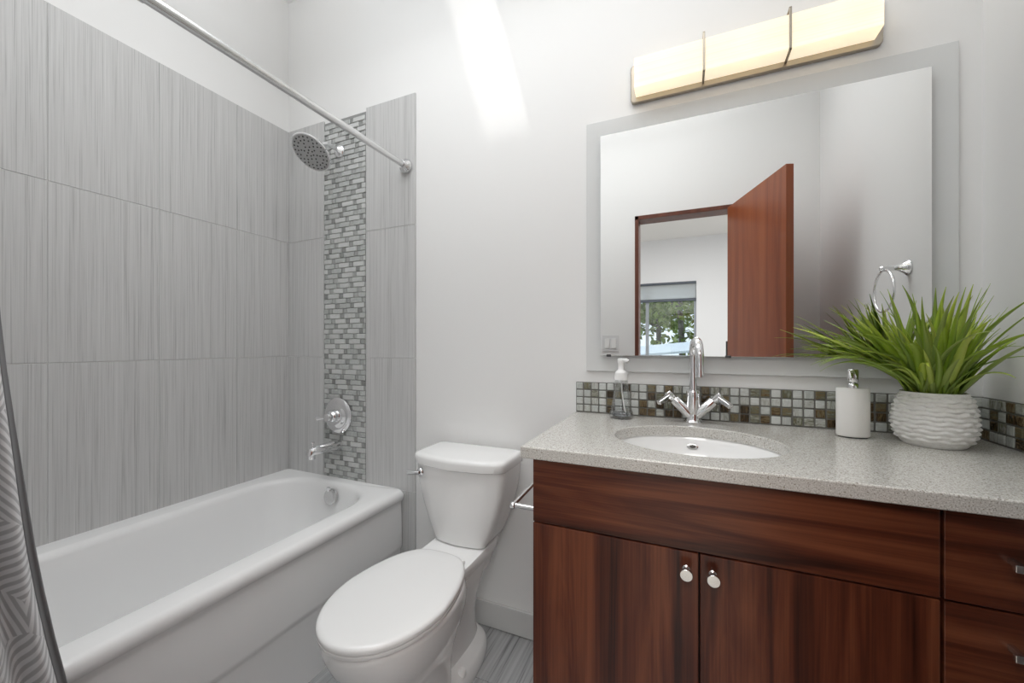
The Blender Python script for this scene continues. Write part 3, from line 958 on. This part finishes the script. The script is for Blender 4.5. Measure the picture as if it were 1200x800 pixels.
for sx in (-1, 1):
    d = Vector((sx * .70, -.10, .71)).normalized()
    p0 = Vector((FX + sx * .008, FY - .003, CT1 + .024))
    mb = MB(); mb.lathe([(.0158, 0), (.0158, .070), (.0145, .072), (.0100, .073), (.0100, .076), (.0112, .078), (.0112, .100), (.0095, .102), (.0, .1025)], p0, d, 24)
    h = build('handle', mb, M['chrome'], fa)
    e = p0 + d * .089
    ld_ = Vector((sx * .62, -.66, -.42)).normalized()
    up = ld_.cross(Vector((0, 0, 1))).normalized(); nn = ld_.cross(up).normalized()
    rm = Matrix((ld_, up, nn)).transposed().to_4x4()
    mb = MB(); mb.box(.004, .054, -.0080, .0080, -.0065, .0065, .0015, mat=Matrix.Translation(e) @ rm)
    build('lever', mb, M['chrome'], h)

# ================================================================== FOAM SOAP BOTTLE
FBX, FBY = -.195, 1.398
fb = thing('soap_bottle', (FBX, FBY, CT1), 'clear conical foaming soap bottle with white pump left of faucet', 'soap bottle')
z = CT1 + .0003
outp = [(.034, 0), (.0395, .003), (.0405, .009), (.0400, .018), (.0365, .026), (.0330, .045), (.0280, .080), (.0240, .112), (.0215, .128), (.0205, .138)]
inp = [(.0190, .138), (.0200, .127), (.0225, .111), (.0262, .080), (.0312, .045), (.0345, .027), (.0375, .018), (.0375, .010), (.030, .007), (.0, .007)]
mb = MB(); mb.lathe(outp + inp, (FBX, FBY, z), n=40, cap1=False); build('bottle', mb, M['curb_glass'], fb, auto=60)
mb = MB(); mb.lathe([(.001, .0075), (.029, .0075), (.0370, .0105), (.0370, .0175), (.0352, .0205), (0, .0206)], (FBX, FBY, z), n=36); build('soap', mb, M['soap'], fb)
mb = MB()
mb.lathe([(.0225, .132), (.0228, .150), (.0215, .158), (.0130, .165), (.0105, .170), (.0105, .188), (.0125, .192), (.0125, .204), (.010, .207), (0, .2075)], (FBX, FBY, z), n=32)
mb.tube([(FBX, FBY, z + .199), (FBX + .018, FBY - .014, z + .201), (FBX + .026, FBY - .020, z + .196)], [.0075, .007, .0055], 14)
pu = build('pump', mb, M['white_plastic'], fb); pu['label'] = 'white plastic foam pump'
mb = MB(); mb.tube([(FBX, FBY, z + .135), (FBX + .002, FBY, z + .09), (FBX + .009, FBY - .004, z + .045), (FBX + .018, FBY - .008, z + .009)], .0022, 10); build('dip_tube', mb, M['white_plastic'], fb)

# ================================================================== WHITE SOAP DISPENSER
DX, DY = .428, 1.357
dp = thing('soap_dispenser', (DX, DY, CT1), 'white oval soap dispenser with chrome pump beside the plant', 'soap dispenser')
z = CT1 + .0003
mb = MB()
def lens(e, zz): return sring(DX, DY, .0375 + e, .0225 + e, zz, 1.75, 64)
mb.loft([lens(-.003, z + .003), lens(-.001, z + .0045), lens(0, z + .007), lens(0, z + .132), lens(-.001, z + .1345), lens(-.003, z + .1355)])
st_m, nt, b = nmat('white_stoneware'); setp(b, (.84, .83, .81), .35); bump(nt, b, noise_n(nt, coords(nt), 90, 3), .08, .001)
build('dispenser_body', mb, st_m, dp)
mb = MB(); mb.loft([lens(-.005, z), lens(-.005, z + .0032)]); build('foot_pad', mb, M['dark_hole'], dp)
mb = MB()
mb.lathe([(.0125, .1355), (.0125, .145), (.0100, .148), (.0055, .149), (.0055, .168)], (DX, DY, z), n=26)
mb.lathe([(.0115, .152), (.0125, .154), (.0125, .183), (.0105, .186), (0, .1865)], (DX, DY, z), n=26)
mb.tube([(DX, DY, z + .177), (DX - .010, DY - .022, z + .178), (DX - .015, DY - .034, z + .174), (DX - .016, DY - .038, z + .163)], [.0065, .006, .0055, .0045], 14)
pu = build('pump', mb, M['chrome'], dp); pu['label'] = 'chrome pump head'

# ================================================================== POTTED PLANT
PX, PY = .583, 1.338
pl = thing('potted_plant', (PX, PY, CT1), 'green grass plant in a white woven pot on the countertop', 'plant')
z = CT1 + .0003
def pot():
    n, mrows = 168, 132
    prof = [(.057, 0), (.062, .002), (.067, .010), (.0745, .026), (.0785, .045), (.0785, .064), (.0765, .085), (.0725, .106), (.067, .124), (.0645, .134)]
    def rad(h):
        for (ra, ha), (rb, hb_) in zip(prof[:-1], prof[1:]):
            if ha <= h <= hb_:
                t = (h - ha) / (hb_ - ha); t_ = t
                return ra + (rb - ra) * t_
        return prof[-1][0]
    rings = []
    for i in range(mrows + 1):
        h = .134 * i / mrows
        r0 = sum(rad(max(0, min(.134, h + q * .003))) for q in (-1, 0, 1)) / 3
        ring = []
        for j in range(n):
            a = 2 * PI * j / n
            row = h / .0112
            ri = math.floor(row); fr_ = row - ri
            d = 0
            if .014 < h < .126:
                wig = .13 * math.sin(a * 12 + 1.1 * math.sin(h * 70))
                f2 = row + wig
                band = abs(math.sin(PI * f2))
                d = .0062 * band ** .8 * (.62 + .38 * math.sin(a * 12 + math.floor(f2) * PI)) + .0008 * noise.noise(Vector((a * 9, h * 260, 3)))
            rr = r0 + d - .0035
            ring.append(Vector((PX + rr * 1.0 * math.cos(a), PY + rr * math.sin(a), z + h)))
        rings.append(ring)
    for r0, h in ((.058, .134), (.056, .128), (.055, .116)):
        rings.append([Vector((PX + r0 * math.cos(2 * PI * j / n), PY + r0 * math.sin(2 * PI * j / n), z + h)) for j in range(n)])
    mb = MB(); mb.loft(rings); return mb
pm, nt, b = nmat('white_woven_cement')
setp(b, None, .75, spec=.25)
n_ = noise_n(nt, coords(nt, (1, 1, 2.2)), 110, 4, .65)
L(nt, ramp(nt, n_, [(.28, (.60, .59, .57)), (.40, (.82, .81, .79)), (.7, (.88, .875, .86))]), b.inputs['Base Color'])
bump(nt, b, n_, .25, .001)
po = build('pot', pot(), pm, pl, auto=60); po['label'] = 'white pot with a woven basket relief'
mb = MB(); mb.lathe([(.0555, .114), (.045, .118), (0, .121)], (PX, PY, z), n=36, cap0=False); build('soil', mb, plain('dark_soil', (.035, .028, .02), .9), pl)
def foliage():
    rng = random.Random(11)
    mb = MB(); cols = []
    zt = z + .115
    count = 0; tries = 0
    while count < 150 and tries < 6000:
        tries += 1
        az = rng.uniform(0, 2 * PI)
        inner = rng.random() ** .8
        br = .046 * rng.random() ** .5
        baz = az + rng.uniform(-.7, .7)
        base = Vector((PX + br * math.cos(baz), PY + br * math.sin(baz), zt))
        el = math.radians(rng.uniform(38, 88) if rng.random() < .72 else rng.uniform(20, 42))
        ln = rng.uniform(.17, .30) * (1.0 if el > .7 else 1.08)
        if count % 7 == 0:
            az = PI + rng.uniform(-.75, .75); el = math.radians(rng.uniform(28, 52)); ln = rng.uniform(.26, .36)
            base = Vector((PX - .02 + .03 * rng.random(), PY + rng.uniform(-.035, .035), zt))
        droop = rng.uniform(.25, 1.25) * (1.25 if el < 1.1 else .55)
        wmax = rng.uniform(.0052, .0088)
        seg = 14
        p = base.copy(); d_az = az + rng.uniform(-.25, .25); e = el
        swirl = rng.uniform(-.5, .5)
        path = [p.copy()]; dirs = []
        for i in range(seg):
            t = i / seg
            d = Vector((math.cos(d_az) * math.cos(e), math.sin(d_az) * math.cos(e), math.sin(e)))
            dirs.append(d); p = p + d * (ln / seg); path.append(p.copy())
            e -= droop / seg * (0.4 + 1.4 * t); d_az += swirl / seg
        dirs.append(dirs[-1])
        ok = all(q.x < XR - .012 and q.y < D - .036 and q.z > CT1 + (.155 if (q.x - PX) ** 2 + (q.y - PY) ** 2 > .0035 else .05) for q in path)
        # keep clear of the soap dispenser's pump
        ok = ok and all(not (abs(q.x - DX) < .055 and abs(q.y - DY) < .055 and q.z < CT1 + .195) for q in path)
        if not ok: continue
        rolla = rng.uniform(-.5, .5)
        verts = []
        for i, (q, d) in enumerate(zip(path, dirs)):
            t = i / seg
            w = wmax * (.55 + 1.6 * t if t < .28 else 1.0) * (1 if t < .45 else max(.03, 1 - ((t - .45) / .55) ** 1.5))
            side = d.cross(Vector((0, 0, 1)))
            side = side.normalized() if side.length > 1e-4 else Vector((-math.sin(az), math.cos(az), 0))
            up = side.cross(d).normalized()
            s2 = side * math.cos(rolla) + up * math.sin(rolla); u2 = up * math.cos(rolla) - side * math.sin(rolla)
            verts += [q - s2 * w + u2 * w * .35, q, q + s2 * w + u2 * w * .35]
        faces = []
        for i in range(seg):
            a = i * 3
            faces += [[a, a + 1, a + 4, a + 3], [a + 1, a + 2, a + 5, a + 4]]
        mb.add(verts, faces)
        tint = rng.random()
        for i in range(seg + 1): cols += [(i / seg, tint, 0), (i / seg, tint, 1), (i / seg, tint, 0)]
        count += 1
    return mb, cols
mb, cols = foliage()
lm, nt, b = nmat('grass_blade')
at = N(nt, 'ShaderNodeAttribute'); at.attribute_name = 'blade'
sp_ = N(nt, 'ShaderNodeSeparateColor'); L(nt, at.outputs['Color'], sp_.inputs[0])
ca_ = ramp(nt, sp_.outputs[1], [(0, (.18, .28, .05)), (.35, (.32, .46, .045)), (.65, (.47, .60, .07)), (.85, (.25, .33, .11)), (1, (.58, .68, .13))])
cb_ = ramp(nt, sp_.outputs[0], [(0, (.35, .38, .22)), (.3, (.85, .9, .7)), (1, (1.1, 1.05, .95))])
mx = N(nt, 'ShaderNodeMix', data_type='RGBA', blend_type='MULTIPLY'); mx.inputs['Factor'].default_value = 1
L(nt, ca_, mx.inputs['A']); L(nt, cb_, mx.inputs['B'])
# paler midrib
m2 = N(nt, 'ShaderNodeMix', data_type='RGBA', blend_type='MIX')
pw = N(nt, 'ShaderNodeMath', operation='POWER'); pw.inputs[1].default_value = 3.0; L(nt, sp_.outputs[2], pw.inputs[0])
ml = N(nt, 'ShaderNodeMath', operation='MULTIPLY'); ml.inputs[1].default_value = .4; L(nt, pw.outputs[0], ml.inputs[0])
L(nt, ml.outputs[0], m2.inputs['Factor']); L(nt, mx.outputs['Result'], m2.inputs['A']); m2.inputs['B'].default_value = (.42, .52, .16, 1)
L(nt, m2.outputs['Result'], b.inputs['Base Color'])
setp(b, None, .42, spec=.35)
b.inputs['Subsurface Weight'].default_value = 0
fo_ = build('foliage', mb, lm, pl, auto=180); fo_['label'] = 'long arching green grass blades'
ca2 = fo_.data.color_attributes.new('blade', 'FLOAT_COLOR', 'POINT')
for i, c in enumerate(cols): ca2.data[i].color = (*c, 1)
so_ = fo_.modifiers.new('thick', 'SOLIDIFY'); so_.thickness = .0006

# ================================================================== TOILET PAPER HOLDER
tp = thing('toilet_paper_holder', (VX0, .99, .735), 'chrome toilet paper holder on the left side of the vanity', 'toilet paper holder')
mb = MB(); mb.lathe([(.020, 0), (.020, .004), (.012, .010), (.008, .013)], (VX0, .992, .733), (-1, 0, 0), 24); build('rosette', mb, M['chrome'], tp)
mb = MB()
mb.tube([(VX0 - .008, .992, .733), (-.424, .992, .733)], .0072, 16)
mb.sphere((-.4285, .990, .733), .0095)
build('post', mb, M['chrome'], tp)
mb = MB(); mb.tube([(-.4285, .985, .733), (-.4285, 1.155, .739)], .0062, 16); build('roll_bar', mb, M['chrome'], tp)

# ================================================================== TOWEL RING, LIGHT SWITCH
TRY, TRZ = 1.03, 1.452
tr = thing('towel_ring', (XR, TRY, TRZ), 'chrome towel ring on the right wall, reflected in the mirror', 'towel ring')
mb = MB(); mb.lathe([(.028, 0), (.028, .004), (.022, .010), (.012, .026), (.009, .045), (.0085, .070), (.010, .074), (.006, .080)], (XR - .0003, TRY, TRZ), (-1, 0, 0), 28); build('post', mb, M['chrome'], tr)
mb = MB(); rc = Vector((XR - .068, TRY, TRZ - .082))
mb.tube([rc + Vector((0, math.sin(a) * .076, math.cos(a) * .076)) for a in [2 * PI * q / 48 for q in range(49)]], .0045, 12, caps=False); build('ring', mb, M['chrome'], tr)
ls = thing('light_switch', (-.468, YF, 1.187), 'white double light switch beside the door, reflected in the mirror', 'light switch')
mb = MB(); mb.box(-.5255, -.4115, YF, YF + .005, 1.130, 1.245, .002); build('cover_plate', mb, plain('switch_plate', (.72, .72, .72), .35), ls)
for cx_ in (-.4915, -.4455):
    mb = MB(); mb.box(cx_ - .0165, cx_ + .0165, YF + .0045, YF + .009, 1.154, 1.221, .0015); build('rocker', mb, M['white_plastic'], ls)

# ================================================================== BEDROOM BLIND AND THE VIEW OUTSIDE
def blind_mat():
    m, nt, b = nmat('blind_fabric')
    setp(b, (.92, .93, .94), .8)
    t = N(nt, 'ShaderNodeBsdfTranslucent'); t.inputs[0].default_value = (.95, .96, .97, 1)
    ms = N(nt, 'ShaderNodeMixShader'); ms.inputs[0].default_value = .6
    L(nt, b.outputs[0], ms.inputs[1]); L(nt, t.outputs[0], ms.inputs[2]); L(nt, ms.outputs[0], nt.nodes['Material Output'].inputs['Surface'])
    return m
bl = thing('window_blind', (-.44, BY, WZ1), 'raised white pleated blind with dark rails in the bedroom window', 'blind')
dk_ = plain('dark_blind_rail', (.07, .085, .11), .5)
mb = MB(); mb.box(WX0 + .005, WX1 - .004, BY - .035, BY + .012, 2.236, 2.276, .004); build('head_rail', mb, dk_, bl)
mb = MB(); mb.box(WX0 + .005, WX1 - .004, BY - .03, BY + .008, 1.94, 1.985, .004); build('bottom_rail', mb, dk_, bl)
mb = MB(); nzp = 18; rows = []
for i in range(nzp * 2 + 1):
    zz = 1.985 + (2.236 - 1.985) * i / (nzp * 2)
    yy = BY - .012 + (.010 if i % 2 else -.010)
    rows.append([(WX0 + .01, yy, zz), (WX1 - .008, yy, zz)])
mb.loft([[Vector(a) for a in r] for r in rows], False, False, smooth=False, closed=False)
blf = build('pleated_fabric', mb, blind_mat(), bl)
blf.modifiers.new('thick', 'SOLIDIFY').thickness = .002

gr = MB(); gr.box(-25, 25, -40, BY - .2, -.6, -.5)
struct(build('ground', gr, paint('lawn', (.12, .17, .06), .9, .5)), 'lawn outside the bedroom window', 'ground')
bark = plain('bark', (.16, .14, .13), .9)
lf = island_mat('spring_leaves', [(0, (.16, .24, .05)), (.3, (.25, .33, .08)), (.6, (.32, .38, .13)), (.85, (.20, .28, .07))], .6)
def tree(x, y, h, r, seed, label, crown_r, crown_z, nleaf):
    rng = random.Random(seed)
    t = thing('tree', (x, y, -.5), label, 'tree', None)
    mb = MB()
    trunk = [Vector((x + .05 * math.sin(k), y, -.5 + h * k / 6)) for k in range(7)]
    mb.tube(trunk, [r * (1 - .11 * k) for k in range(7)], 10)
    tips = []
    for k in range(12):
        a = rng.uniform(0, 2 * PI); z0 = -.5 + h * rng.uniform(.22, .95)
        p = Vector((x, y, z0)); d = Vector((math.cos(a), math.sin(a) * .6, rng.uniform(.5, 1.2))).normalized()
        pts = [p]
        for q in range(5):
            d = (d + Vector((rng.uniform(-.3, .3), rng.uniform(-.3, .3), rng.uniform(-.1, .35)))).normalized()
            p = p + d * h * .09; pts.append(p)
            tips.append(p)
        mb.tube(pts, [r * .42 * (1 - .16 * q) for q in range(6)], 7)
    build('trunk', mb, bark, t)
    fm_ = MB()
    for k in range(nleaf):
        c = rng.choice(tips) + Vector((rng.gauss(0, crown_r), rng.gauss(0, crown_r), rng.gauss(0, crown_r)))
        s_ = rng.uniform(.07, .16) * (1.5 if y < -12 else 1)
        u = Vector((rng.uniform(-1, 1), rng.uniform(-1, 1), rng.uniform(-1, 1))).normalized()
        v = u.cross(Vector((rng.uniform(-1, 1), rng.uniform(-1, 1), 1))).normalized()
        fm_.add([c - u * s_, c - v * s_ * .5, c + u * s_, c + v * s_ * .5], [[0, 1, 2, 3]])
    build('crown', fm_, lf, t)
tree(-.05, -10.4, 4.4, .13, 1, 'tree with a thick grey trunk outside the bedroom window', .36, 2, 2300)
tree(-1.0, -15.5, 6.0, .14, 2, 'slender leafy tree behind the pale roof outside the window', .6, 2, 6500)
tree(3.4, -15.0, 5.6, .12, 3, 'distant bushy tree at the far side of the view outside', .4, 2, 1500)
hs = thing('shed', (.2, -7.1, -.5), 'low shed with a pale sloping roof outside the bedroom window', 'shed')
mb = MB(); mb.box(-.9, 1.5, -7.6, -6.7, -.5, .93, .01); build('shed_wall', mb, plain('shed_siding', (.35, .38, .40), .8), hs)
mb = MB(); mb.add([(-1.1, -6.5, .90), (1.7, -6.5, 1.16), (1.7, -7.8, 1.36), (-1.1, -7.8, 1.10), (-1.1, -6.5, .95), (1.7, -6.5, 1.21), (1.7, -7.8, 1.41), (-1.1, -7.8, 1.15)],
    [[0, 1, 2, 3], [4, 5, 6, 7], [0, 1, 5, 4], [1, 2, 6, 5], [2, 3, 7, 6], [3, 0, 4, 7]], 0, False)
build('shed_roof', mb, plain('pale_roof', (.70, .76, .84), .6), hs)
